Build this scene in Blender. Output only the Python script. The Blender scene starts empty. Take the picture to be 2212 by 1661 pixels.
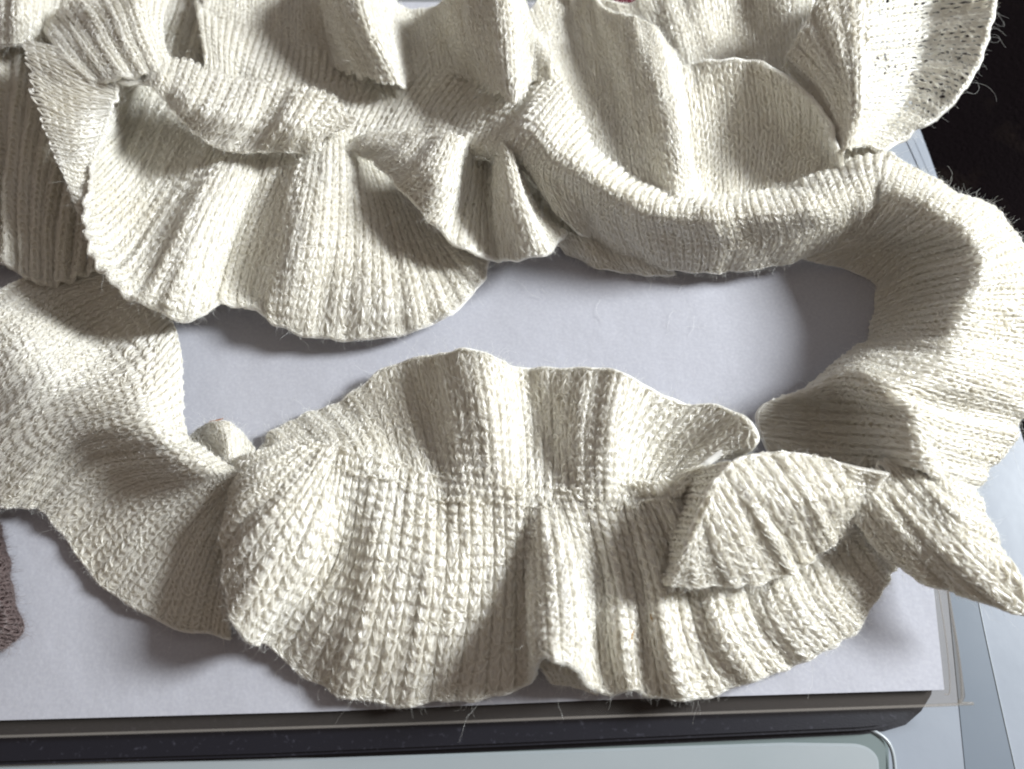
import bpy, bmesh, math, random
import numpy as np
random.seed(7); rng = np.random.default_rng(11)
PI = math.pi
sc = bpy.context.scene
C = sc.collection

# ---------------------------------------------------------------- camera
F = 1736.0; TILT = math.radians(22); DIST = 0.36; CX, CY = 1106.0, 830.5
FWD = np.array([0, math.sin(TILT), -math.cos(TILT)]); UP = np.array([0, math.cos(TILT), math.sin(TILT)])
CAM = -FWD * DIST
cd = bpy.data.cameras.new('camera'); cam = bpy.data.objects.new('camera', cd); C.objects.link(cam)
cam.location = CAM; cam.rotation_euler = (TILT, 0, 0)
cd.sensor_width = 36; cd.lens = F / 2212 * 36; cd.clip_start = 0.005; cd.clip_end = 20
cd.dof.use_dof = True; cd.dof.focus_distance = 0.345; cd.dof.aperture_fstop = 7
sc.camera = cam

def P(x, y, z=0.0):
    """a point of the place: seen at (x, y) in the photograph, z centimetres above the paper"""
    d = FWD * F + np.array([1, 0, 0]) * (x - CX) + UP * (CY - y)
    t = (z * 0.01 - CAM[2]) / d[2]
    return CAM + d * t

# ---------------------------------------------------------------- light
w = bpy.data.worlds.new('World'); sc.world = w; w.use_nodes = True
bg = w.node_tree.nodes['Background']; bg.inputs[0].default_value = (1.0, 0.84, 0.74, 1); bg.inputs[1].default_value = 0.18

def lamp(name, az, el, dist, sx, sy, power, col):
    l = bpy.data.lights.new(name, 'AREA'); l.shape = 'RECTANGLE'; l.size = sx; l.size_y = sy
    l.energy = power; l.color = col
    o = bpy.data.objects.new(name, l); C.objects.link(o)
    az = math.radians(az); el = math.radians(el)
    o.location = (dist * math.cos(el) * math.cos(az), dist * math.cos(el) * math.sin(az), dist * math.sin(el))
    from mathutils import Vector
    o.rotation_euler = (Vector((0, 0, 0)) - o.location).to_track_quat('-Z', 'Y').to_euler()
    return o
lamp('window_light', 13, 33, 1.8, 0.42, 0.42, 62.0, (0.94, 0.98, 1.0))
lamp('cool_fill_light', 60, 50, 1.6, 0.9, 0.7, 1.0, (0.80, 0.90, 1.0))  # weak cool fill lamp added beside the main window light

sc.view_settings.view_transform = 'Standard'; sc.view_settings.look = 'None'
sc.view_settings.exposure = 0; sc.view_settings.gamma = 1
sc.render.engine = 'CYCLES'
sc.cycles.max_bounces = 8; sc.cycles.diffuse_bounces = 6; sc.cycles.filter_width = 2.0; sc.cycles.transmission_bounces = 8; sc.cycles.transparent_max_bounces = 12

# ---------------------------------------------------------------- materials
def new_mat(name):
    m = bpy.data.materials.new(name); m.use_nodes = True
    nt = m.node_tree; nt.nodes.clear()
    out = nt.nodes.new('ShaderNodeOutputMaterial')
    return m, nt, out
def noise(nt, scale, detail=4, rough=0.55, coord='Object'):
    tc = nt.nodes.new('ShaderNodeTexCoord'); n = nt.nodes.new('ShaderNodeTexNoise')
    n.inputs['Scale'].default_value = scale; n.inputs['Detail'].default_value = detail; n.inputs['Roughness'].default_value = rough
    nt.links.new(tc.outputs[coord], n.inputs['Vector']); return n
def ramp(nt, fac, stops):
    r = nt.nodes.new('ShaderNodeValToRGB'); e = r.color_ramp.elements
    while len(e) < len(stops): e.new(0.5)
    for k, (p, c) in enumerate(stops):
        e[k].position = p; e[k].color = (*c, 1)
    nt.links.new(fac, r.inputs[0]); return r
def wool(name, c0, c1, trans=0.35, gloss=0.10, tcol=(0.85, 0.80, 0.62)):
    m, nt, out = new_mat(name)
    n = noise(nt, 28, 3); r = ramp(nt, n.outputs[0], [(0.3, c0), (0.7, c1)])
    d = nt.nodes.new('ShaderNodeBsdfDiffuse'); nt.links.new(r.outputs[0], d.inputs[0])
    t = nt.nodes.new('ShaderNodeBsdfTranslucent'); t.inputs[0].default_value = (*tcol, 1)
    g = nt.nodes.new('ShaderNodeBsdfGlossy'); g.inputs['Roughness'].default_value = 0.33; g.inputs[0].default_value = (0.95, 0.96, 0.95, 1)
    a = nt.nodes.new('ShaderNodeMixShader'); a.inputs[0].default_value = trans
    b = nt.nodes.new('ShaderNodeMixShader'); b.inputs[0].default_value = gloss
    nt.links.new(d.outputs[0], a.inputs[1]); nt.links.new(t.outputs[0], a.inputs[2])
    nt.links.new(a.outputs[0], b.inputs[1]); nt.links.new(g.outputs[0], b.inputs[2])
    nt.links.new(b.outputs[0], out.inputs[0])
    return m
M_YARN = wool('cream_wool_yarn', (0.918, 0.896, 0.84), (0.952, 0.946, 0.924), 0.32, 0.18, (0.93, 0.87, 0.70))
M_BASE = wool('cream_wool_ground', (0.908, 0.888, 0.838), (0.932, 0.92, 0.89), 0.18, 0.02)
M_FUZZ = wool('cream_wool_fuzz', (0.86, 0.86, 0.83), (0.9, 0.9, 0.88), 0.35, 0.22, (0.9, 0.88, 0.8))

def principled(name, col, rough=0.5, bump=None, var=None, **kw):
    m, nt, out = new_mat(name)
    p = nt.nodes.new('ShaderNodeBsdfPrincipled'); nt.links.new(p.outputs[0], out.inputs[0])
    p.inputs['Base Color'].default_value = (*col, 1); p.inputs['Roughness'].default_value = rough
    for k, v in kw.items(): p.inputs[k.replace('_', ' ')].default_value = v
    if var:
        n = noise(nt, var[0], 5); r = ramp(nt, n.outputs[0], [(var[2] if len(var) > 2 else 0.35, col), (var[3] if len(var) > 3 else 0.7, var[1])])
        nt.links.new(r.outputs[0], p.inputs['Base Color'])
    if bump:
        n = noise(nt, bump[0], 6); b = nt.nodes.new('ShaderNodeBump'); b.inputs['Strength'].default_value = bump[1]; b.inputs['Distance'].default_value = bump[2]
        nt.links.new(n.outputs[0], b.inputs['Height']); nt.links.new(b.outputs[0], p.inputs['Normal'])
    return m
M_PAPER = principled('white_paper', (0.46, 0.465, 0.52), 0.85, bump=(14, 0.5, 0.004), var=(700, (0.50, 0.505, 0.555), 0.42, 0.62))
M_BLACK = principled('black_plastic', (0.012, 0.012, 0.018), 0.38, bump=(1600, 0.25, 0.0002), var=(420, (0.06, 0.06, 0.08), 0.60, 0.80))
M_GREY = principled('grey_translucent_plastic', (0.27, 0.30, 0.35), 0.35, bump=(25, 0.15, 0.002), var=(9, (0.33, 0.36, 0.41)))
M_GREEN = principled('pale_green_grey_plastic', (0.17, 0.21, 0.21), 0.25, var=(7, (0.21, 0.25, 0.25)))
M_PANEL = principled('pale_grey_panel', (0.33, 0.37, 0.39), 0.3, bump=(60, 0.1, 0.001), var=(9, (0.38, 0.41, 0.43)))
M_LID_SHADE = principled('lid_shade_slate', (0.15, 0.18, 0.22), 0.35, var=(12, (0.19, 0.22, 0.26)))  # lid grey darkened to carry the shade of the recessed band
M_CLOTH = principled('dark_brown_cloth', (0.003, 0.0015, 0.002), 0.95, bump=(500, 1.0, 0.003), var=(40, (0.012, 0.008, 0.006), 0.55, 0.85), Specular_IOR_Level=0.05)
M_MAROON = principled('maroon_plastic', (0.12, 0.01, 0.025), 0.4)
M_SPECK = principled('dark_hole_and_crumb', (0.03, 0.02, 0.02), 0.9)  # shared by the flakes for knit holes and the crumb
M_STRAW = principled('straw', (0.45, 0.25, 0.05), 0.7)
M_RUST = principled('rust_lint', (0.35, 0.12, 0.03), 0.9)
def clear(name, col, f):
    m, nt, out = new_mat(name)
    t = nt.nodes.new('ShaderNodeBsdfTransparent'); t.inputs[0].default_value = (*col, 1)
    g = nt.nodes.new('ShaderNodeBsdfPrincipled'); g.inputs['Base Color'].default_value = (0.5, 0.47, 0.44, 1); g.inputs['Roughness'].default_value = 0.2
    x = nt.nodes.new('ShaderNodeMixShader'); x.inputs[0].default_value = f
    nt.links.new(t.outputs[0], x.inputs[1]); nt.links.new(g.outputs[0], x.inputs[2]); nt.links.new(x.outputs[0], out.inputs[0])
    return m
M_CLEAR = clear('clear_plastic', (0.90, 0.87, 0.84), 0.045)
M_RIM = clear('clear_plastic_rim', (0.96, 0.95, 0.93), 0.22)

# ---------------------------------------------------------------- object helpers
def obj(name, me, mat, parent=None, **props):
    o = bpy.data.objects.new(name, me); C.objects.link(o)
    if mat: me.materials.append(mat)
    if parent: o.parent = parent
    for k, v in props.items(): o[k] = v
    return o
def empty(name, label, cat, **props):
    o = bpy.data.objects.new(name, None); C.objects.link(o); o.empty_display_size = 0.01
    o['label'] = label; o['category'] = cat
    for k, v in props.items(): o[k] = v
    return o
def mesh(name, verts, faces, smooth=True):
    me = bpy.data.meshes.new(name); me.from_pydata([tuple(v) for v in verts], [], faces); me.update()
    if smooth: me.polygons.foreach_set('use_smooth', [True] * len(me.polygons))
    return me
def mesh_np(name, verts, quads):
    me = bpy.data.meshes.new(name); nv, nq = len(verts), len(quads)
    me.vertices.add(nv); me.vertices.foreach_set('co', verts.astype(np.float32).ravel())
    me.loops.add(nq * 4); me.loops.foreach_set('vertex_index', quads.astype(np.int32).ravel())
    me.polygons.add(nq); me.polygons.foreach_set('loop_start', np.arange(0, nq * 4, 4, dtype=np.int32))
    me.polygons.foreach_set('use_smooth', np.ones(nq, bool)); me.update(calc_edges=True); me.validate()
    return me
def strands(name, pts, sizes, radii, mat, parent, **props):
    """hair-thin fibres: pts (n,3), sizes per strand, radii per point"""
    hc = bpy.data.hair_curves.new(name); hc.add_curves([int(s) for s in sizes])
    hc.attributes['position'].data.foreach_set('vector', pts.astype(np.float32).ravel())
    a = hc.attributes.get('radius') or hc.attributes.new('radius', 'FLOAT', 'POINT')
    a.data.foreach_set('value', radii.astype(np.float32).ravel())
    return obj(name, hc, mat, parent, **props)
def slab(name, outline, top, thick, mat, parent=None, bevel=0.0006, **props):
    """closed slab from an outline of world xy points, its upper face at height top"""
    bm = bmesh.new(); vs = [bm.verts.new((p[0], p[1], top - thick)) for p in outline]
    f = bm.faces.new(vs); r = bmesh.ops.extrude_face_region(bm, geom=[f])
    for v in r['geom']:
        if isinstance(v, bmesh.types.BMVert): v.co.z = top
    bmesh.ops.recalc_face_normals(bm, faces=bm.faces)
    if bevel: bmesh.ops.bevel(bm, geom=[e for e in bm.edges if abs(e.verts[0].co.z - e.verts[1].co.z) < 1e-6], offset=bevel, segments=2, affect='EDGES')
    me = bpy.data.meshes.new(name); bm.to_mesh(me); bm.free()
    return obj(name, me, mat, parent, **props)
def crom(A, t):
    """Catmull-Rom along axis 0 of A at parameters t in [0, n-1]"""
    n = A.shape[0]
    if n == 2: 
        f = t.reshape(-1, *([1] * (A.ndim - 1))); return A[0] * (1 - f) + A[1] * f
    i = np.clip(np.floor(t).astype(int), 0, n - 2); f = (t - i).reshape(-1, *([1] * (A.ndim - 1)))
    E = np.concatenate([(2 * A[:1] - A[1:2]), A, (2 * A[-1:] - A[-2:-1])])
    p0, p1, p2, p3 = E[i], E[i + 1], E[i + 2], E[i + 3]
    return 0.5 * (2 * p1 + (p2 - p0) * f + (2 * p0 - 5 * p1 + 4 * p2 - p3) * f * f + (3 * p1 - p0 - 3 * p2 + p3) * f ** 3)

def bead(name, pts, z, r, mat, parent):
    c = np.array([P(x, y, z) for x, y in pts]); c = crom(c, np.linspace(0, len(c) - 1, len(c) * 6)); V = []; Fc = []
    for i, p in enumerate(c):
        t = c[min(i + 1, len(c) - 1)] - c[max(i - 1, 0)]; t /= np.linalg.norm(t); s = np.cross(t, [0, 0, 1]); s /= np.linalg.norm(s); b = np.cross(s, t)
        for k in range(6): V.append(p + r * (math.cos(k * PI / 3) * s + math.sin(k * PI / 3) * b))
    for i in range(len(c) - 1):
        for k in range(6): Fc.append((i * 6 + k, i * 6 + (k + 1) % 6, i * 6 + 6 + (k + 1) % 6, i * 6 + 6 + k))
    return obj(name, mesh(name, V, Fc), mat, parent)
def px(pts, z):
    return [P(x, y, z)[:2] for x, y in pts]
def arc(cx, cy, rx, ry, a0, a1, n=10):
    return [(cx + rx * math.cos(math.radians(a0 + (a1 - a0) * k / n)), cy + ry * math.sin(math.radians(a0 + (a1 - a0) * k / n))) for k in range(n + 1)]

def snoise(u, v, seed, k=5):
    r = np.random.default_rng(seed); s = 0
    for i in range(k):
        a, b, c = r.uniform(0.5, 1.5), r.uniform(-0.7, 0.7), r.uniform(0, 6.28)
        s = s + np.sin(6.283 * (a * u + b * v) + c) / k ** 0.5
    return s

class Patch:
    """a piece of knitted ribbon: cols = list of rib lines, each a list of (x, y, z cm) from core to edge"""
    def __init__(self, cols, seed=1, wale=27, course=22, fine=0.84, flute=0.0, flute_n=1.0, rib=(0.5, 0.15), open_top=False, join=True):
        self.open_top = open_top; self.join = join
        A = np.array([[P(*p) for p in c] for c in cols])           # (nc, nr, 3)
        NU, NV = 240, 120
        tu = np.linspace(0, A.shape[0] - 1, NU); tv = np.linspace(0, A.shape[1] - 1, NV)
        G = crom(A, tu); G = np.swapaxes(crom(np.swapaxes(G, 0, 1), tv), 0, 1)
        # even spacing: ribs along u, courses along v
        lu = np.linalg.norm(np.diff(G, axis=0), axis=2); lu = lu.mean(1) + 0.3 * lu.mean()*0.01
        cu = np.concatenate([[0], np.cumsum(lu)]); tu2 = np.interp(np.linspace(0, cu[-1], NU), cu, tu)
        lv = np.linalg.norm(np.diff(G, axis=1), axis=2).mean(0)
        cv = np.concatenate([[0], np.cumsum(lv)]); tv2 = np.interp(np.linspace(0, cv[-1], NV), cv, tv)
        G = crom(A, tu2); G = np.swapaxes(crom(np.swapaxes(G, 0, 1), tv2), 0, 1)
        pxm = 0.000207
        self.nw = max(3, round(cu[-1] / (wale * fine * pxm))); self.nc = max(2, round(cv[-1] / (course * fine * pxm)))
        self.lu, self.lv = cu[-1], cv[-1]; self.seed = seed; self.rib = rib
        uu, vv = np.meshgrid(np.linspace(0, 1, NU), np.linspace(0, 1, NV), indexing='ij')
        N = self.normals(G)
        if flute:
            k = cu[-1] / (0.013 / flute_n)
            G = G + N * (flute * 0.01 * (0.25 + 0.75 * vv) * snoise(uu * k, vv * 0.6, seed))[..., None]
        k = cu[-1] / 0.03
        G = G + N * (0.0006 * snoise(uu * k, vv * cv[-1] / 0.03, seed + 50))[..., None]
        tv_ = np.gradient(G, axis=1); tv_ /= np.linalg.norm(tv_, axis=2, keepdims=True) + 1e-12
        G = G + tv_ * (0.0004 * vv ** 4 * snoise(uu * cu[-1] / 0.014, vv * 0, seed + 90))[..., None]
        self.G = G; self.N = self.normals(G); self.NU, self.NV = NU, NV
        if self.N[..., 2].mean() < 0: self.N = -self.N
    def normals(self, G):
        n = np.cross(np.gradient(G, axis=0), np.gradient(G, axis=1))
        return n / (np.linalg.norm(n, axis=2, keepdims=True) + 1e-12)
    def at(self, u, v):
        """surface point and normal at arrays u, v in [0, 1]"""
        a = np.clip(u, -0.02, 1.02) * (self.NU - 1); b = np.clip(v, -0.3, 1.3) * (self.NV - 1)
        i = np.clip(a.astype(int), 0, self.NU - 2); j = np.clip(b.astype(int), 0, self.NV - 2); f = (a - i)[..., None]; g = (b - j)[..., None]
        def s(X): return (X[i, j] * (1 - f) * (1 - g) + X[i + 1, j] * f * (1 - g) + X[i, j + 1] * (1 - f) * g + X[i + 1, j + 1] * f * g)
        n = s(self.N); n /= np.linalg.norm(n, axis=-1, keepdims=True) + 1e-12
        return s(self.G), n
    def ribamp(self, v): return (self.rib[0] * (1 - v) + self.rib[1] * v) * 0.0014
    def ground(self, name, parent, mat, **props):
        nu = self.nw * 8 + 1; nv = self.nc * 2 + 1
        u, v = np.meshgrid(np.linspace(0, 1, nu), np.linspace(0, 1, nv), indexing='ij')
        p, n = self.at(u, v)
        h = self.ribamp(v) * np.cos(2 * PI * u * self.nw + PI)
        top = p + n * (h - 0.0004)[..., None]; bot = p + n * (-h * 0.6 - 0.0012)[..., None]
        V = np.concatenate([top.reshape(-1, 3), bot.reshape(-1, 3)]); o = nu * nv
        idx = np.arange(o).reshape(nu, nv)
        q = np.stack([idx[:-1, :-1], idx[1:, :-1], idx[1:, 1:], idx[:-1, 1:]], -1).reshape(-1, 4)
        def side(a, sign):
            e = np.stack([a[:-1], a[1:], a[1:] + o, a[:-1] + o], -1); return e if sign else e[:, ::-1]
        Q = np.concatenate([q, q[:, ::-1] + o, side(idx[:, 0], 0), side(idx[:, -1], 1), side(idx[0, :], 1), side(idx[-1, :], 0)])
        return obj(name, mesh_np(name, V, Q), mat, parent, **props)
    def yarn(self, name, parent, mat, fibres=11, **props):
        nw, nc = self.nw, self.nc; ppl = 13; top = 1.3 if self.open_top else 1.0
        s = np.linspace(0, nw, nw * ppl + 1); L = len(s)
        ww = self.lu / nw; r0 = min(0.00075, ww * 0.16)
        js = np.append(np.arange(-0.3, nc - 0.2, 1.0), nc - 0.45); js = (np.append([-1.3], js) if self.join == 2 else js) if self.join else np.append([0.0], js[1:])
        S, J = np.meshgrid(s, js, indexing='ij'); S = S.T; J = J.T                      # (rows, L)
        r = np.random.default_rng(self.seed + 5)
        cell = np.floor(S + 0.5).astype(int).clip(0, nw)
        amp = 1 + 0.24 * r.standard_normal((len(js), nw + 1)); amp[-1] *= 0.45; A = np.take_along_axis(amp, cell, 1)
        x = S + 0.165 * np.sin(4 * PI * S) + 0.05 * snoise(S * .37, J * .41, self.seed + 9)
        y = J + 0.5 + 0.80 * A * np.cos(2 * PI * S) * 0.88 + 0.14 * snoise(S * .23, J * .3, self.seed + 8)
        z = -np.cos(4 * PI * S) * 0.00024 * A + 0.00030
        allp = []; allr = []
        for k in range(fibres):
            ph = 2 * PI * k / fibres; rad = r0 * (0.95 if k % 3 else 0.45) * (1 + 0.25 * r.standard_normal())
            tw = 2 * PI * S * 1.3 + ph + 1.2 * snoise(S * .21 + k, J * .5, self.seed + 20 + k)
            wob = 1 + 0.32 * snoise(S * 0.9 + k * 3.1, J, self.seed + 40 + k, 3)
            y = np.where(y / nc > top, nc * top, y); y = y if self.join else np.maximum(y, 0)
            p, n = self.at((x + rad * wob * np.cos(tw) / ww) / nw, (y) / nc)
            v = np.clip(y / nc, 0, 1)
            h = z + self.ribamp(v) * np.cos(2 * PI * x + PI) + rad * wob * np.sin(tw) * 0.9
            # sideways spread of the fibre along the courses
            q, _ = self.at((x) / nw, (y + 0.25) / nc); t = q - p; t /= np.linalg.norm(t, axis=-1, keepdims=True) + 1e-9
            pt = p + n * h[..., None] + t * (rad * wob * np.cos(tw + 1.1) * 0.8)[..., None]
            allp.append(pt.reshape(-1, 3)); rr = np.full(pt.shape[:2], r0 * (0.42 if k % 3 == 0 else 0.155)); allr.append(rr.ravel())
        sizes = [L] * (len(js) * fibres)
        for ve in ([] if self.open_top else [1.0]) + ([] if self.join else [0.0]):     # cast-off edge: a plied cord
            for k in range(6):
                tw = 2 * PI * s * 1.1 + k * PI / 3; rr = 0.00055 * (1 + 0.2 * np.sin(s * 5 + k))
                p, n = self.at(s / nw, np.full(L, ve)); q, _ = self.at(s / nw, np.full(L, ve - 0.03)); t = q - p; t /= np.linalg.norm(t, axis=-1, keepdims=True) + 1e-9
                allp.append(p + n * (rr * np.sin(tw) - 0.0002)[:, None] + t * (rr * np.cos(tw))[:, None]); allr.append(np.full(L, 0.00034)); sizes.append(L)
        pts = np.concatenate(allp); rad = np.concatenate(allr)
        return strands(name, pts, sizes, rad, mat, parent, kind='stuff', **props)
    def fuzz(self, name, parent, mat, dens=1.0, edge=True, **props):
        r = np.random.default_rng(self.seed + 77)
        n = int(self.lu * self.lv * 1e4 * 80 * dens); m = int(self.lu * 1e2 * 60 * dens) if edge else 0
        u = r.uniform(0, 1, n + m); v = np.concatenate([r.uniform(0, 1, n), np.full(m, 1.0) - r.uniform(0, .02, m)])
        K = 7; p, nn = self.at(u, v); q, _ = self.at(np.clip(u + 0.01, 0, 1), v); q2, _ = self.at(u, np.clip(v + 0.01, 0, 1))
        tu = q - p; tu /= np.linalg.norm(tu, axis=1, keepdims=True) + 1e-9
        tv = q2 - p; tv /= np.linalg.norm(tv, axis=1, keepdims=True) + 1e-9
        d = nn * r.uniform(0.02, 0.45, (n + m, 1)) + tu * r.normal(0, .5, (n + m, 1)) + tv * r.normal(0.0, 1.0, (n + m, 1))
        d[n:] += (tv * 0.9)[n:] if m else 0
        d /= np.linalg.norm(d, axis=1, keepdims=True)
        ln = r.gamma(2.4, 0.0008, (n + m, 1)) * np.where(r.uniform(0, 1, (n + m, 1)) < 0.03, 3.2, 1.0); pos = p + nn * 0.0008; out = [pos]
        for k in range(K - 1):
            d = d + r.normal(0, .33, d.shape); d /= np.linalg.norm(d, axis=1, keepdims=True)
            pos = pos + d * ln / (K - 1); out.append(pos)
        pts = np.stack(out, 1); rad = np.tile(np.linspace(0.000032, 0.000018, K), (n + m, 1))
        return strands(name, pts.reshape(-1, 3), [K] * (n + m), rad.ravel(), mat, parent, kind='stuff', **props)

def ground_cloth():
    n = 140; xs = np.linspace(-2, 2, n); ys = np.linspace(-2, 2, n)
    X, Y = np.meshgrid(xs, ys, indexing='ij'); Z = -0.10 + 0.012 * snoise(X * 3, Y * 3, 3) + 0.004 * snoise(X * 12, Y * 11, 5)
    idx = np.arange(n * n).reshape(n, n); q = np.stack([idx[:-1, :-1], idx[1:, :-1], idx[1:, 1:], idx[:-1, 1:]], -1).reshape(-1, 4)
    obj('ground', mesh_np('ground', np.stack([X, Y, Z], -1).reshape(-1, 3), q), M_CLOTH, kind='structure')
ground_cloth()

# pale grey storage box: lid plate, ridge and rim
box = empty('storage_box', 'pale grey translucent plastic storage box with rounded corners lying under everything', 'storage box')
outer = [(-300, 1900), (-300, -200), (1850, -200), (1930, 60), (1985, 250), (2015, 330), (2050, 430), (2110, 600), (2190, 850), (2235, 1000), (2330, 1250), (2430, 1560), (2500, 1900)]
slab('lid', px(outer, -1.6), -0.016, 0.05, M_GREY, box, 0.003)
slab('lid_shade_band', px([(2040, 1000), (2048, 1290), (2086, 1680), (2110, 1900), (2250, 1900), (2198, 1680), (2112, 1290), (2060, 1000)], -1.58), -0.0158, 0.0010, M_LID_SHADE, box, 0.0002)  # thin dark slab: shade of the sloped lid wall put into its colour
bead('lid_ridge', [(2062, 1010), (2112, 1290), (2150, 1470), (2200, 1690), (2250, 1900)], -1.585, 0.0003, M_PANEL, box)
slab('lid_ridge', px([(1955, 300), (1975, 300), (2045, 460), (2110, 640), (2090, 640), (2030, 465)], -1.57), -0.0157, 0.0008, M_GREY, box, 0.0005)
# small pale green lid in front
gl = empty('small_lid', 'pale green-grey glossy plastic lid with a rounded corner at the bottom of the picture', 'lid')
slab('top_plate', px([(-200, 1585), (1000, 1590)] + [(1860, 1568)] + arc(1862, 1620, 62, 52, -90, 0) + [(1930, 1900), (-200, 1900)], -1.0), -0.0098, 0.006, M_GREEN, gl, 0.002)
slab('raised_panel', px([(-200, 1640), (700, 1637), (1700, 1604)] + arc(1840, 1650, 60, 44, -90, 0) + [(1908, 1900), (-200, 1900)], -0.8), -0.0078, 0.0019, M_PANEL, gl, 0.0010)
bead('lid_rim', [(-150, 1587), (1000, 1580), (1800, 1568), (1860, 1570), (1905, 1590), (1928, 1625), (1936, 1700)], -0.95, 0.0008, M_PANEL, gl)
# black tray
tray = empty('black_tray', 'black plastic tray with a rounded corner, dusty edge showing below the white paper', 'tray')
to = [(-300, 1655), (0, 1652), (600, 1634), (1200, 1608), (1860, 1578), (1900, 1574), (1950, 1560), (1985, 1530), (2008, 1500), (2014, 1470), (2006, 1200), (1600, 900), (-300, 900)]
slab('tray_body', px(to, -0.45), -0.0045, 0.004, M_BLACK, tray, 0.0012)
lo = [(-300, 1668), (0, 1661), (600, 1643), (1200, 1617), (1866, 1586), (1912, 1580), (1958, 1566), (1992, 1536), (2014, 1500), (2019, 1465), (1990, 1400), (-300, 1400)]
slab('tray_lip', px(lo, -0.85), -0.0085, 0.002, M_BLACK, tray, 0.0008)
# white paper and clear sleeve
pap = [(-300, 1570), (0, 1556), (700, 1537), (1300, 1512), (2040, 1490), (2018, 1280), (1975, 1000), (1905, 600), (1830, 250), (1775, 6), (-300, 2)]
pp = slab('paper_sheet', px(pap, 0), 0.0, 0.0008, M_PAPER, None, 0, label='plain white sheet of paper with faint creases lying flat beneath the knitted scarf', category='paper')
slv = empty('clear_sleeve', 'clear plastic sleeve with rounded corner whose rim shows around the white paper', 'plastic sleeve')
so = px([(-300, 1602), (0, 1592), (700, 1572), (1300, 1550), (2050, 1525)] + arc(2062, 1502, 24, 22, 80, 0, 6) + [(2072, 1400), (2052, 1280), (2010, 1000), (1945, 640), (1860, 250), (1795, -25), (-300, -28)], -0.15)
slab('sleeve_sheet', so, -0.0012, 0.0022, M_CLEAR, slv, 0.0005)
bead('sleeve_rim', [(-200, 1597), (700, 1570), (1300, 1548), (2040, 1523), (2070, 1516), (2078, 1495), (2068, 1400), (2048, 1280), (2008, 1010)], -0.1, 0.0006, M_RIM, slv)
bead('sleeve_seam', [(2040, 1500), (2052, 1490), (2046, 1400), (2030, 1290), (1985, 1010)], -0.1, 0.0003, M_RIM, slv)

# ---------------------------------------------------------------- the scarf
scarf = empty('ruffle_scarf', 'cream white knitted ruffle scarf with wavy flared edges, piled in loops on white paper', 'scarf')
PATCHES = []
def add(kind, cols, **k):
    PATCHES.append((kind, cols, k))

# lower loop: inner ruffle
add('ruffle', [
 [(590,1012,2.2),(570,985,1.2),(560,965,.3)],
 [(720,1005,2.6),(680,945,1.0),(640,905,.3)],
 [(830,1035,2.3),(780,920,1.0),(740,865,.4)],
 [(900,1055,2.1),(860,900,1.0),(830,800,.8)],
 [(960,1065,2.0),(930,900,1.3),(900,775,1.3)],
 [(1010,1070,2.2),(985,900,2.6),(960,765,2.3)],
 [(1060,1075,2.2),(1045,900,3.2),(1020,757,3.0)],
 [(1100,1080,2.1),(1090,910,2.6),(1070,775,2.8)],
 [(1140,1085,1.9),(1130,910,1.4),(1120,795,1.5)],
 [(1185,1085,1.9),(1185,920,1.5),(1180,798,1.6)],
 [(1230,1087,2.0),(1230,925,2.2),(1240,797,2.2)],
 [(1280,1085,2.2),(1280,930,2.8),(1300,797,2.7)],
 [(1310,1085,2.1),(1320,940,3.1),(1350,810,3.0)],
 [(1340,1085,2.0),(1350,950,2.1),(1400,838,2.2)],
 [(1370,1085,2.0),(1400,970,1.1),(1470,872,1.4)],
 [(1400,1080,2.1),(1460,980,1.3),(1550,878,1.8)],
 [(1430,1075,2.3),(1520,985,2.1),(1610,905,2.8)],
 [(1450,1070,2.5),(1550,987,2.6),(1636,955,3.2)],
 [(1440,1080,2.3),(1520,1008,2.0),(1595,985,2.2)]], seed=1, flute=.05, rib=(1.2,.2), wale=25, course=24)
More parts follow.
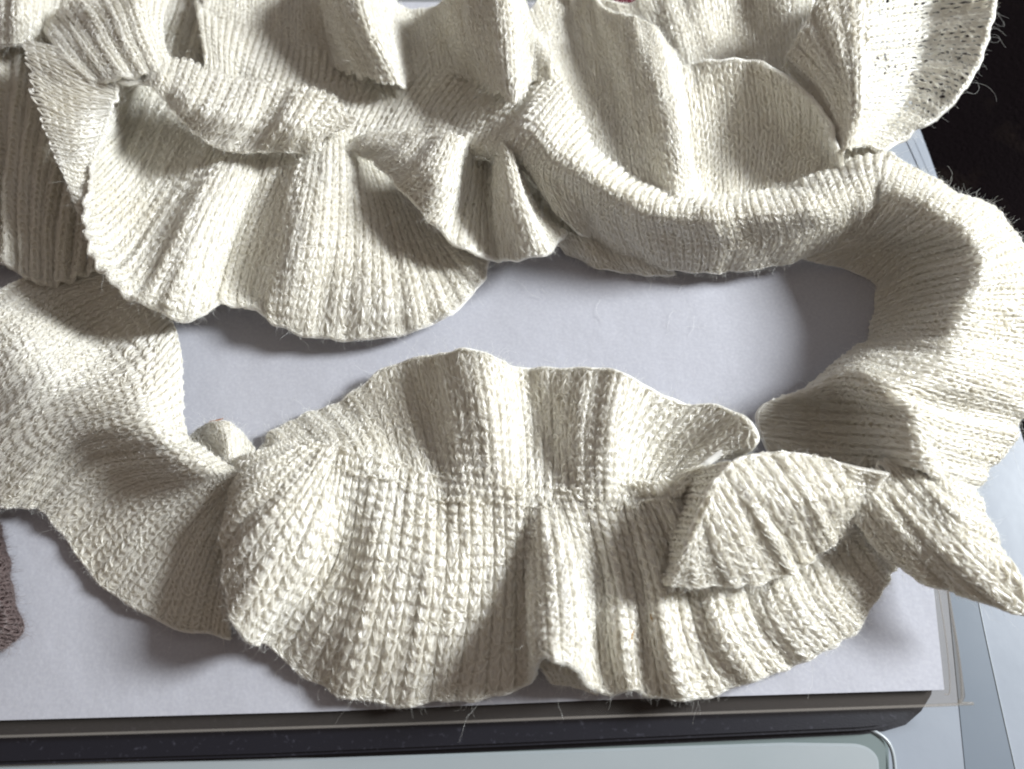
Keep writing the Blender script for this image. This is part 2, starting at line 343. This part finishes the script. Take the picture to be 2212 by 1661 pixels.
# lower loop: outer ruffle
add('ruffle', [
 [(620,955,1.9),(570,972,2.4),(530,988,2.2),(505,1008,1.2)],
 [(655,968,2.5),(580,1010,3.1),(520,1030,2.9),(492,1060,2.0)],
 [(680,982,2.7),(600,1060,3.6),(530,1110,3.4),(486,1180,2.5)],
 [(700,992,2.8),(625,1100,3.7),(552,1200,3.5),(488,1290,2.8)],
 [(714,1000,2.7),(648,1130,3.6),(585,1250,3.4),(520,1365,2.7)],
 [(726,1005,2.65),(675,1150,3.2),(610,1275,2.7),(546,1388,2.1)],
 [(740,1010,2.6),(700,1165,2.4),(635,1285,1.9),(568,1388,1.1)],
 [(758,1015,2.5),(728,1180,1.8),(665,1305,1.5),(602,1410,.6)],
 [(785,1024,2.4),(762,1190,1.9),(705,1335,1.6),(652,1455,.4)],
 [(826,1050,2.3),(790,1200,2.3),(750,1350,1.8),(710,1488,.5)],
 [(872,1066,2.4),(850,1210,2.4),(820,1370,1.8),(790,1512,.6)],
 [(922,1078,2.3),(910,1220,2.3),(890,1370,1.6),(860,1522,.5)],
 [(980,1100,2.2),(975,1230,2.0),(960,1380,1.4),(940,1515,.5)],
 [(1040,1105,2.1),(1040,1230,1.7),(1030,1380,1.2),(1010,1510,.5)],
 [(1095,1110,2.0),(1095,1230,1.4),(1090,1370,1.0),(1085,1498,.5)],
 [(1130,1113,2.0),(1130,1230,1.2),(1135,1350,1.2),(1140,1475,.8)],
 [(1150,1115,2.0),(1155,1230,1.9),(1160,1340,2.9),(1168,1425,3.0)],
 [(1170,1115,2.1),(1185,1230,2.7),(1190,1340,3.6),(1195,1425,3.9)],
 [(1200,1117,2.2),(1225,1230,2.7),(1235,1340,3.4),(1240,1440,3.2)],
 [(1225,1117,2.2),(1255,1230,2.0),(1262,1340,2.0),(1270,1480,1.2)],
 [(1255,1115,2.1),(1290,1240,1.4),(1300,1350,1.2),(1320,1500,.5)],
 [(1290,1113,2.1),(1330,1240,1.8),(1345,1360,1.9),(1360,1486,.9)],
 [(1330,1110,2.2),(1370,1250,1.4),(1390,1370,1.3),(1400,1500,.5)],
 [(1370,1105,2.2),(1420,1260,1.9),(1440,1380,1.9),(1480,1512,.9)],
 [(1400,1100,2.1),(1470,1260,1.4),(1500,1370,1.4),(1560,1492,.5)],
 [(1440,1095,2.0),(1530,1250,1.7),(1570,1360,1.7),(1640,1465,.7)],
 [(1490,1095,1.8),(1600,1240,1.2),(1640,1340,1.3),(1710,1437,.4)],
 [(1560,1105,1.5),(1670,1220,1.2),(1720,1320,1.5),(1790,1400,.7)],
 [(1640,1105,1.4),(1740,1200,1.0),(1790,1290,1.2),(1850,1360,.5)],
 [(1720,1105,1.4),(1800,1180,.8),(1850,1250,1.0),(1895,1290,.4)],
 [(1840,1095,1.5),(1895,1145,1.2),(1918,1185,1.0),(1932,1226,.5)]], seed=3, join=2, flute=.07, flute_n=1.2, rib=(1.0,.4), wale=28, course=24)
add('ruffle', [
 [(1150,1420,1.0),(1175,1450,.9),(1190,1470,.5)],
 [(1200,1425,1.2),(1215,1450,1.2),(1225,1477,.5)],
 [(1250,1440,1.2),(1265,1465,1.2),(1290,1500,.4)]], seed=31, rib=(.3,.2), wale=24, course=20)
# front flap by the right knot
add('ruffle', [
 [(1484,1185,4.0),(1464,1228,3.6),(1448,1264,3.0)],
 [(1508,1115,4.3),(1530,1195,3.7),(1560,1266,2.5)],
 [(1540,1045,4.5),(1600,1150,3.9),(1660,1250,1.9)],
 [(1590,996,4.3),(1670,1105,4.0),(1735,1222,1.8)],
 [(1665,980,4.0),(1740,1085,4.0),(1790,1178,1.9)],
 [(1760,988,3.6),(1810,1070,3.7),(1822,1146,2.0)],
 [(1850,1012,3.7),(1860,1065,3.3),(1840,1130,2.2)],
 [(1920,1025,3.8),(1895,1065,3.2),(1858,1112,2.4)]], seed=4, join=False, flute=.09, flute_n=1.3, rib=(.7,.5), wale=30, course=26)
add('ruffle', [
 [(1575,1000,4.3),(1520,1008,3.2),(1476,1022,2.0)],
 [(1550,1040,4.4),(1470,1050,1.9),(1398,1088,1.2)],
 [(1516,1115,4.3),(1450,1110,1.3),(1390,1140,.8)],
 [(1488,1185,4.0),(1440,1185,1.3),(1402,1202,.9)],
 [(1450,1262,3.0),(1436,1262,2.2),(1424,1258,1.6)]], seed=44, flute=.02, rib=(.3,.3), wale=27, course=24)
# fan with the long tip
add('ruffle', [
 [(1995,990,2.6),(2050,1025,3.0),(2103,1055,2.2)],
 [(1970,995,2.9),(2055,1068,3.3),(2124,1104,2.6)],
 [(1945,1002,3.1),(2060,1115,3.4),(2152,1155,2.8)],
 [(1920,1012,3.2),(2065,1160,3.4),(2212,1300,2.8)],
 [(1900,1025,3.3),(2035,1180,3.2),(2205,1325,2.6)],
 [(1880,1040,3.3),(2005,1190,3.0),(2112,1298,2.5)],
 [(1862,1060,3.1),(1968,1185,2.8),(2045,1278,2.2)],
 [(1850,1085,2.9),(1928,1178,2.5),(1987,1245,2.0)],
 [(1838,1112,2.5),(1880,1165,2.1),(1915,1212,1.7)]], seed=5, flute=.10, rib=(.6,.5), wale=28, course=24)
# right hand loop
add('ruffle', [
 [(1740,560,.8),(1830,520,1.5),(1895,440,3.2),(1905,395,3.7),(1925,335,3.2)],
 [(1830,580,.2),(1900,520,1.4),(1990,460,4.1),(2015,425,4.2),(2035,400,3.2)],
 [(1890,610,.1),(1960,550,1.4),(2070,510,4.6),(2110,480,4.3),(2145,455,3.0)],
 [(1893,650,.1),(1975,610,1.4),(2100,580,4.8),(2150,560,4.4),(2215,540,2.8)],
 [(1885,700,.1),(1965,670,1.4),(2080,650,4.7),(2150,650,3.9),(2270,650,2.5)],
 [(1870,740,.3),(1930,730,2.0),(2050,725,4.6),(2140,740,3.4),(2270,760,2.3)],
 [(1815,775,.8),(1890,775,3.5),(2010,795,4.5),(2120,820,4.0),(2240,860,2)],
 [(1740,840,1.2),(1825,815,3.3),(1930,840,4.9),(2060,880,3.3),(2205,910,2)],
 [(1650,875,1.3),(1800,875,1.0),(1950,890,4.7),(2050,930,3.6),(2185,960,2)],
 [(1638,920,1.2),(1790,940,.6),(1957,950,4.3),(2030,980,3.6),(2140,1010,2)],
 [(1680,1005,1.2),(1800,1005,.8),(1962,1010,3.6),(2025,1035,3.3),(2105,1055,2)]], seed=6, join=False, flute=.07, rib=(.4,.3), wale=25, course=24)
# upper band
add('core_band', [
 [(1935,335,3.0),(1920,370,3.7),(1910,410,3.3),(1890,450,2.4)],
 [(1850,345,2.6),(1860,390,3.6),(1870,450,3.1),(1850,502,1.8)],
 [(1750,390,2.0),(1770,435,3.9),(1790,490,2.7),(1750,552,.9)],
 [(1640,420,1.6),(1650,450,3.9),(1670,515,2.5),(1640,578,.8)],
 [(1540,425,1.6),(1530,460,3.9),(1550,525,2.4),(1540,587,.8)],
 [(1450,415,1.8),(1430,450,3.9),(1440,515,2.4),(1450,580,.8)],
 [(1370,385,2.0),(1340,415,4.1),(1340,480,2.6),(1370,555,.8)],
 [(1300,340,2.4),(1270,370,4.3),(1270,435,2.8),(1290,520,.9)],
 [(1255,270,3.0),(1208,325,4.6),(1190,390,3.2),(1230,485,1.8)],
 [(1215,190,3.2),(1155,265,4.8),(1120,330,3.8),(1130,370,2.4)],
 [(1150,130,1.6),(1050,235,1.6),(1010,300,2.4),(1000,335,2)],
 [(1000,120,.6),(930,210,.8),(890,280,1.5),(880,315,1.6)],
 [(860,120,.5),(820,200,.7),(780,280,1.2),(760,330,1.2)],
 [(700,110,.5),(690,180,.7),(660,250,1.2),(650,320,.9)],
 [(560,70,.6),(540,130,1.2),(530,190,1.0),(540,270,.8)],
 [(420,0,1.4),(430,50,2.0),(440,120,2.0),(440,200,1.2)]], seed=7, flute=.03, rib=(.75,.4), wale=21, course=22)
# triangular flap
add('ruffle', [
 [(760,298,1.8),(755,312,1.9),(748,325,1.9)],
 [(860,290,2.8),(840,320,2.9),(800,345,2.0)],
 [(940,295,3.6),(900,350,3.7),(845,385,2.8)],
 [(985,300,4.0),(950,390,4.2),(905,450,3.2)],
 [(1010,305,2.6),(990,420,2.4),(960,505,2.8)],
 [(1040,310,1.8),(1030,430,1.3),(1020,545,2.2)],
 [(1065,315,2.0),(1060,430,1.3),(1070,560,1.4)],
 [(1085,320,3.6),(1090,420,3.4),(1110,560,2.0)],
 [(1100,330,4.0),(1120,430,3.7),(1150,555,2.5)],
 [(1110,345,3.5),(1140,450,3.2),(1185,545,2.4)],
 [(1115,365,2.0),(1160,450,1.2),(1225,500,1.3)]], seed=8, flute=.04, rib=(.4,.25), wale=24, course=24)
# big left lobe
add('ruffle', [
 [(300,165,1.5),(262,200,1.5),(250,230,2.0),(238,260,2.8)],
 [(330,175,.8),(270,270,.7),(225,320,2.2),(205,340,3.6)],
 [(390,210,.6),(290,350,.7),(220,420,2.6),(187,440,4.0)],
 [(440,240,.6),(330,420,1.1),(240,520,2.8),(195,530,3.9)],
 [(490,260,.8),(370,470,2.0),(290,590,2.9),(240,610,3.8)],
 [(530,270,1.0),(420,480,3.2),(350,620,3.4),(330,665,3.2)],
 [(570,275,1.2),(470,490,2.5),(420,640,2.9),(410,692,2.7)],
 [(610,280,1.4),(520,490,1.0),(480,610,1.0),(470,660,1.6)],
 [(650,280,1.6),(590,480,1.7),(550,620,1.1),(545,665,1.4)],
 [(690,280,1.8),(650,480,2.9),(620,640,2.1),(610,708,1.4)],
 [(725,285,2.0),(720,480,2.4),(700,640,1.6),(690,728,1.0)],
 [(765,310,1.4),(790,480,1.7),(790,640,1.8),(780,732,1.0)],
 [(800,350,1.0),(850,490,1.1),(880,640,1.5),(890,715,.9)],
 [(850,380,.7),(910,510,.7),(960,620,1.1),(985,668,.9)],
 [(900,420,1.0),(970,530,.9),(1020,580,1.1),(1045,600,.8)],
 [(960,480,.8),(1010,535,.8),(1040,550,.8),(1058,555,.7)]], seed=9, flute=.08, rib=(.6,.35), wale=24, course=24)
# narrow flap left of the rolled edge
add('ruffle', [
 [(62,88,3.0),(150,108,3.5),(258,170,3.3)],
 [(72,150,3.4),(160,200,3.5),(246,220,3.2)],
 [(95,250,3.7),(165,270,3.7),(232,260,3.3)],
 [(122,330,3.9),(165,340,3.8),(206,335,3.5)],
 [(148,400,3.8),(170,410,3.7),(188,410,3.6)],
 [(172,460,3.4),(178,465,3.4),(184,470,3.4)]], seed=10, flute=.03, rib=(.3,.25), wale=24, course=22)
# bright upper left flap
add('ruffle', [
 [(255,162,3.4),(260,172,3.4),(265,182,3.3)],
 [(330,130,3.2),(325,155,3.5),(320,180,3.4)],
 [(400,135,3.0),(380,190,3.6),(365,225,3.2)],
 [(470,165,3.0),(440,230,3.7),(410,275,3.0)],
 [(540,180,3.0),(510,250,3.5),(460,312,2.8)],
 [(600,190,3.0),(570,260,3.1),(520,328,2.6)],
 [(660,195,3.3),(620,265,3.7),(580,325,2.6)],
 [(710,215,3.4),(660,280,3.4),(640,328,2.4)],
 [(770,265,3.0),(700,300,2.8),(697,345,2.0)]], seed=11, flute=.08, flute_n=1.2, rib=(.4,.3), wale=24, course=20)
# upper left mound and corner
add('ruffle', [
 [(380,-20,2),(350,40,2.5),(358,110,2.6),(395,165,2.4)],
 [(300,-40,3),(310,10,3.8),(330,90,3.6),(362,160,3.4)],
 [(200,-20,2.6),(240,20,3.8),(270,90,4.0),(310,158,3.7)],
 [(140,20,2.6),(170,60,3.4),(205,110,3.8),(250,172,3.7)],
 [(90,60,1.6),(110,90,2.8),(140,130,3.5),(190,172,3.5)]], seed=12, flute=.10, rib=(.4,.3), wale=22, course=20)
add('ruffle', [
 [(-60,-40,1),(-60,30,1.5),(-60,110,1)],
 [(0,-40,2),(0,30,3),(0,100,2.2)],
 [(60,-40,2.8),(50,20,3.4),(50,95,2.4)],
 [(110,-40,1.4),(105,50,1.4),(85,100,1.2)]], seed=13, flute=.08, rib=(.3,.3), wale=24, course=22)
# low folds filling the left side
add('ruffle', [
 [(-80,-80,.6),(-80,150,.8),(-80,380,.8),(-80,590,.8)],
 [(40,-80,.6),(20,170,1.2),(10,380,1.0),(0,565,.9)],
 [(130,-80,.6),(90,170,1.0),(60,400,1.4),(60,600,.8)],
 [(260,-80,.6),(200,170,.8),(130,420,1.1),(115,614,.7)],
 [(380,-80,.6),(300,170,.6),(220,420,.7),(185,590,.7)],
 [(520,-80,.6),(440,200,.4),(350,400,.5),(260,580,.5)]], seed=14, flute=.25, rib=(.15,.15), wale=26, course=22)
# upper ruffle of the band, fingers at the top
add('ruffle', [
 [(430,40,1.4),(440,-10,1.6),(440,-80,1.4)],
 [(560,90,.6),(560,20,.6),(560,-80,.5)],
 [(650,115,.5),(650,30,.5),(650,-80,.6)],
 [(720,140,.6),(705,50,.8),(685,-80,1.4)],
 [(790,160,2.0),(745,60,2.8),(705,-60,3.4)],
 [(860,180,2.2),(803,60,3.6),(770,-60,4.2)],
 [(870,175,1.2),(850,60,1.8),(830,-40,2.2)],
 [(890,170,.6),(875,70,.5),(855,10,.8)],
 [(930,165,.6),(915,80,.4),(900,20,.5)],
 [(980,160,.8),(960,70,.9),(945,12,.8)],
 [(1030,170,1.4),(1005,60,2.8),(992,-30,3.2)],
 [(1075,190,3.0),(1055,60,4.0),(1045,-60,4.4)],
 [(1108,210,4.0),(1100,70,4.5),(1090,-60,5.0)],
 [(1125,200,3.6),(1126,80,3.4),(1118,-30,3.6)],
 [(1150,170,2.8),(1160,100,3.2),(1150,60,2.6)],
 [(1198,178,3.0),(1192,130,3.2),(1190,90,2.2)]], seed=15, flute=.03, rib=(.5,.25), wale=24, course=24)
add('ruffle', [
 [(1200,200,2.6),(1180,120,2.0),(1135,40,1.8)],
 [(1240,270,2.2),(1225,120,1.4),(1200,-40,1.4)],
 [(1290,340,1.8),(1290,150,1.6),(1270,-30,2.2)],
 [(1350,385,1.8),(1330,160,2.2),(1310,20,2.8)],
 [(1410,410,2.0),(1380,170,3.2),(1365,35,3.6)],
 [(1460,430,2.6),(1430,200,3.7),(1395,50,3.6)],
 [(1495,435,2.2),(1475,300,3.2),(1430,80,3.2)],
 [(1520,435,1.6),(1490,340,1.6),(1470,140,2.2)]], seed=16, flute=.03, rib=(.5,.2), wale=25, course=24)
# cup behind the band
add('ruffle', [
 [(1490,440,1.6),(1480,340,1.4),(1460,145,2.4)],
 [(1540,440,1.2),(1530,300,1.0),(1510,136,2.4)],
 [(1590,435,1.0),(1590,280,1.0),(1575,130,2.8)],
 [(1640,430,1.0),(1660,280,1.1),(1645,137,3.0)],
 [(1700,415,1.2),(1720,300,1.4),(1715,178,3.2)],
 [(1760,400,1.6),(1770,310,2.0),(1775,245,3.4)],
 [(1825,368,2.2),(1818,340,2.8),(1812,320,3.4)]], seed=17, flute=.03, rib=(.3,.2), wale=26, course=24)
# fan of bright ribs above the pinch
add('ruffle', [
 [(1812,325,3.0),(1770,235,3.0),(1690,150,2.4)],
 [(1818,320,3.2),(1790,200,3.7),(1705,115,3.2)],
 [(1825,315,3.3),(1815,190,4.3),(1735,60,4.0)],
 [(1832,312,3.4),(1840,190,4.7),(1790,-30,4.6)],
 [(1840,305,3.4),(1857,190,4.9),(1860,-60,5.0)],
 [(1845,300,3.0),(1862,180,4.2),(1900,-60,4.2)]], seed=18, flute=.09, flute_n=1.4, rib=(.4,.5), wale=20, course=24)
# top right lobe
add('ruffle', [
 [(1870,-60,4.8),(1980,-60,3.2),(2080,-60,3.6),(2155,-60,4.8)],
 [(1880,40,4.8),(1990,20,3.0),(2080,10,3.6),(2150,0,4.6)],
 [(1870,110,4.7),(1980,100,2.8),(2060,90,3.4),(2130,90,4.2)],
 [(1855,180,4.4),(1960,160,2.6),(2040,170,3.1),(2085,190,3.6)],
 [(1857,220,4.0),(1940,220,2.5),(1990,235,2.7),(2020,255,3.0)],
 [(1847,270,3.6),(1900,270,2.5),(1940,280,2.5),(1965,290,2.6)],
 [(1835,320,3.2),(1870,315,2.8),(1890,325,2.8),(1905,330,2.8)]], seed=19, flute=.03, rib=(.3,.2), wale=25, course=24)
# cloth at the top centre right
add('ruffle', [
 [(1260,160,.8),(1245,60,1.2),(1225,-40,2.0)],
 [(1390,160,.8),(1375,60,1.2),(1355,10,1.8)],
 [(1480,150,1),(1460,60,1.6),(1420,-60,2.5)],
 [(1550,150,1),(1520,50,1.6),(1500,-60,2.8)],
 [(1620,150,1),(1610,50,1.3),(1600,-60,2.2)],
 [(1700,180,1.2),(1690,50,2.2),(1680,-60,3)],
 [(1740,200,1.4),(1750,60,2.2),(1775,-60,3.0)]], seed=20, flute=.05, rib=(.3,.2), wale=24, course=22)
# left band going down, then the shaded ruffle
add('ruffle', [
 [(200,560,.4),(60,600,.5),(-40,660,1.4),(-80,740,2.4)],
 [(290,610,.4),(160,660,.5),(40,740,2.8),(-80,860,2.0)],
 [(345,650,1.2),(230,740,1.2),(90,820,3.0),(-80,960,1.4)],
 [(385,740,1.6),(290,830,3.2),(120,900,2.8),(-80,1060,1.4)],
 [(392,850,1.6),(310,900,3.5),(150,950,2.6),(0,1092,1.0)],
 [(402,940,1.8),(350,950,3.4),(190,970,2.0),(60,1095,.8)],
 [(440,975,2.4),(390,990,3.3),(230,1010,1.6),(95,1100,.6)],
 [(490,1005,2.6),(430,1020,3.0),(280,1050,1.3),(130,1150,.5)],
 [(510,1015,2.5),(450,1050,2.2),(330,1130,1.2),(220,1260,.4)],
 [(530,1025,2.2),(470,1080,1.6),(390,1180,1.1),(310,1320,.4)],
 [(550,1035,2.0),(490,1110,1.4),(440,1230,1.0),(400,1360,.4)],
 [(580,1055,1.6),(540,1150,1.2),(510,1260,.8),(500,1376,.4)]], seed=21, join=False, flute=.08, rib=(.7,.3), wale=18, course=22)
add('ruffle', [
 [(450,1005,2),(420,975,1.4),(405,945,.6)],
 [(480,1005,2),(452,955,1.1),(434,924,.5)],
 [(500,1010,2),(492,950,2.0),(486,912,1.3)],
 [(520,1015,1.4),(522,965,.9),(518,934,.6)],
 [(545,1015,1),(547,990,.8),(549,972,.6)]], seed=22, rib=(.3,.2), wale=22, course=18)
add('ruffle', [
 [(1180,490,.9),(1200,520,.7),(1220,545,.3)],
 [(1260,520,.9),(1275,550,.7),(1290,575,.3)],
 [(1350,545,.8),(1365,572,.6),(1380,592,.3)],
 [(1450,565,.7),(1455,580,.5),(1460,592,.3)]], seed=23, rib=(.3,.2), wale=22, course=18)

# lower layers of the same ribbon seen in the gaps between folds
add('ruffle', [
 [(1090,330,.8),(1100,420,.6),(1120,520,.5)],
 [(1170,330,.9),(1190,420,.6),(1210,530,.5)],
 [(1260,400,.9),(1290,470,.6),(1310,550,.5)]], seed=45, rib=(.3,.3), wale=26, course=24)
add('ruffle', [
 [(560,200,.7),(600,300,.7),(620,380,.7)],
 [(700,190,.7),(720,300,.8),(740,400,.7)],
 [(860,180,.7),(900,300,.8),(900,400,.7)]], seed=41, rib=(.3,.3), wale=26, course=24)
add('ruffle', [
 [(1740,290,1.4),(1760,350,1.6),(1780,430,1.4)],
 [(1830,280,1.6),(1850,350,2.2),(1860,420,1.8)],
 [(1900,310,2.0),(1925,345,2.6),(1945,390,2.4)]], seed=42, rib=(.3,.3), wale=24, course=24)
add('ruffle', [
 [(1850,1010,2.0),(1855,1050,1.8),(1850,1100,1.6)],
 [(1900,985,2.2),(1900,1040,2.2),(1900,1110,1.6)],
 [(1990,960,2.6),(2010,1020,2.6),(2030,1090,2.2)]], seed=43, rib=(.3,.3), wale=24, course=24)

# the outer ruffle starts exactly on the line where the inner one ends
core = np.array([c[0] for c in PATCHES[0][1]][:-1], float)
for c in PATCHES[1][1]:
    x = c[0][0]
    if 715 < x < 1450: c[0] = (x, float(np.interp(x, core[:, 0], core[:, 1])), float(np.interp(x, core[:, 0], core[:, 2])))
for kind, cols, k in PATCHES:
    pt = Patch(cols, **k)
    if k['seed'] == 19:                      # the thin lacy lobe: open mesh, light and dark show through
        g = pt.yarn(kind, scarf, M_YARN, fibres=12); pt.fuzz('wool_fuzz', g, M_FUZZ); continue
    g = pt.ground(kind, scarf, M_BASE)
    pt.yarn('knit_yarn', g, M_YARN)
    pt.fuzz('wool_fuzz', g, M_FUZZ)

# long curly fibres that stand off the edges
def stray(spots, seed=5):
    r = np.random.default_rng(seed); pts = []; sizes = []; rad = []
    for x, y, z, dx, dy, L in spots:
        p = P(x, y, z); q = P(x + dx, y + dy, z); d = (q - p) / np.linalg.norm(q - p); K = 22; step = L * .000207 / K; c = r.normal(0, .08)
        for k in range(K):
            pts.append(p); rad.append(.000036 * (1 - .5 * k / K)); c = c * .93 + r.normal(0, .05)
            s_ = np.cross(d, [0, 0, 1]); d = d + s_ * c + r.normal(0, .05, 3); d[2] *= .85; d /= np.linalg.norm(d); p = p + d * step
            if p[2] < .0004 and False: p[2] = .0004
        sizes.append(K)
    strands('stray_fibres', np.array(pts), sizes, np.array(rad), M_FUZZ, scarf, kind='stuff')
_r = np.random.default_rng(8); SP = []
for k in range(13): x = _r.uniform(900, 1720); SP.append((x, 1507 - max(0, x - 1500) * .28, .5, _r.normal(0, 12), 30, _r.gamma(3, 9)))
for k in range(26):
    t = _r.uniform(0, 1); X = np.interp(t, [0, .3, .6, 1], [2150, 2130, 2085, 1965]); Y = np.interp(t, [0, .3, .6, 1], [20, 90, 190, 290]); SP.append((X, Y, 3.6, 30, _r.normal(14, 18), _r.gamma(3, 12)))
for k in range(14): t = _r.uniform(0, 1); SP.append((1990 + 200 * t, 375 + 130 * t, 3.3, 22, -28 + _r.normal(0, 12), _r.uniform(20, 60)))
for k in range(10): SP.append((_r.uniform(1150, 1500), _r.uniform(620, 780), .08, _r.normal(0, 20), _r.normal(0, 20), _r.uniform(30, 120)))
for k in range(8): SP.append((1640 + _r.normal(0, 12), 940 + _r.normal(0, 30), 2.2, _r.normal(0, 20), _r.normal(0, 20), _r.uniform(20, 60)))
for k in range(10): SP.append((500 + _r.normal(0, 12), 1330 + _r.normal(0, 40), 2.2, -20, 10 + _r.normal(0, 20), _r.uniform(20, 50)))
stray(SP)

# dark flakes standing in for see-through holes in the top right lobe
def specks():
    T = [Patch(c, **k) for kd, c, k in PATCHES if k['seed'] == 19][0]
    r = np.random.default_rng(4); V = []; Fc = []
    tgt = [(1850 + 18 * (r.integers(0, 14)) + r.normal(0, 6), 60 + 13 * r.integers(0, 14) + r.normal(0, 5)) for _ in range(95)]
    def proj(p):
        d = p - CAM; zf = d @ FWD; return CX + F * d[..., 0] / zf, CY - F * (d @ UP) / zf
    gx, gy = proj(T.G)
    for x, y in tgt:
        if ((x - 2000) / 115) ** 2 + ((y - 145) / 75) ** 2 > 1: continue
        i, j = np.unravel_index(np.argmin((gx - x) ** 2 + (gy - y) ** 2), gx.shape)
        c = T.G[i, j] + T.N[i, j] * 0.0013; rad = r.gamma(5, 0.00015); n = T.N[i, j]
        a = np.cross(n, [0.2, 1, 0.1]); a /= np.linalg.norm(a); b = np.cross(n, a); ph = r.uniform(0, 6.3); o = len(V); el = r.uniform(.4, 1)
        for q in range(6):
            t = q * PI / 3; m = 1 + .3 * r.standard_normal()
            V.append(c + rad * m * (math.cos(t) * (math.cos(ph) * a + math.sin(ph) * b) + el * math.sin(t) * (-math.sin(ph) * a + math.cos(ph) * b)))
        V.append(c + n * 0.0003); V.append(c - n * 0.0004)
        for q in range(6):
            Fc.append((o + q, o + (q + 1) % 6, o + 6)); Fc.append((o + (q + 1) % 6, o + q, o + 7))
    obj('hole_specks', mesh('hole_specks', V, Fc), M_SPECK, scarf, kind='stuff')
specks()

# brown knitted piece at the left edge
M_BROWN = wool('brown_wool_yarn', (0.07, 0.05, 0.05), (0.26, 0.20, 0.19), 0.15, 0.05, (0.2, 0.14, 0.12))
M_BROWN2 = wool('brown_wool_ground', (0.05, 0.03, 0.03), (0.08, 0.05, 0.05), 0.1, 0.01, (0.1, 0.07, 0.06))
bk = empty('brown_knit', 'edge of a fuzzy brown knitted piece lying on the paper at the left border', 'knitwear')
bp = Patch([[(-100, 1100, 1), (-35, 1105, 1.2), (-8, 1130, .5)], [(-100, 1180, 1), (-20, 1170, 1.5), (4, 1170, .4)], [(-100, 1230, 1), (-8, 1220, 1.3), (18, 1215, .5)], [(-100, 1290, 1), (-12, 1285, 1.6), (24, 1280, .4)],
            [(-100, 1340, 1), (2, 1335, 1.3), (40, 1335, .4)], [(-100, 1385, 1), (-15, 1370, 1.3), (34, 1378, .3)], [(-100, 1440, .8), (-50, 1420, 1.0), (-10, 1405, .4)]],
           seed=61, wale=20, course=20, rib=(.4, .3), flute=.05)
g = bp.ground('knit_panel', bk, M_BROWN2); bp.yarn('knit_yarn', g, M_BROWN); bp.fuzz('wool_fuzz', g, M_BROWN, dens=2.5)

# little bits lying about
def sliver(name, x0, y0, x1, y1, z, r, mat, label, cat, **kw):
    a, b = P(x0, y0, z), P(x1, y1, z); m = (a + b) / 2; t = b - a; s_ = np.cross(t, [0, 0, 1]); s_ /= np.linalg.norm(s_)
    V = []; 
    for f, rr in ((0, .5), (.5, 1), (1, .4)):
        c = a + t * f + s_ * (r * .5 if f == .5 else 0)
        V += [c + s_ * r * rr, c + np.array([0, 0, r * rr]), c - s_ * r * rr, c - np.array([0, 0, r * rr])]
    Fc = [(3, 2, 1, 0), (8, 9, 10, 11)] + [(i * 4 + k, i * 4 + (k + 1) % 4, i * 4 + 4 + (k + 1) % 4, i * 4 + 4 + k) for i in range(2) for k in range(4)]
    return obj(name, mesh(name, V, Fc, False), mat, None, label=label, category=cat, **kw)
sliver('straw_bit', 1405, 1326, 1411, 1343, 1.9, .00032, M_STRAW, 'upper right one of two tiny straw bits stuck on the lower ruffle', 'straw')
sliver('straw_bit', 1369, 1362, 1364, 1382, 1.8, .00030, M_STRAW, 'lower left one of two tiny straw bits stuck on the lower ruffle', 'straw')
sliver('rust_fleck', 452, 911, 482, 904, .15, .00055, M_RUST, 'rust coloured fleck on the paper beside the small ruffle tip', 'fleck')
sliver('dark_crumb', 1553, 583, 1562, 584, .3, .0009, M_SPECK, 'small dark crumb on the paper under the upper band', 'crumb')
slab('maroon_strip', px([(1310, -140), (1440, -140), (1440, 8), (1310, 6)], .1), .001, .003, M_MAROON, None, .0004, label='sliver of maroon plastic peeping out between ruffles at the top edge', category='plastic strip')
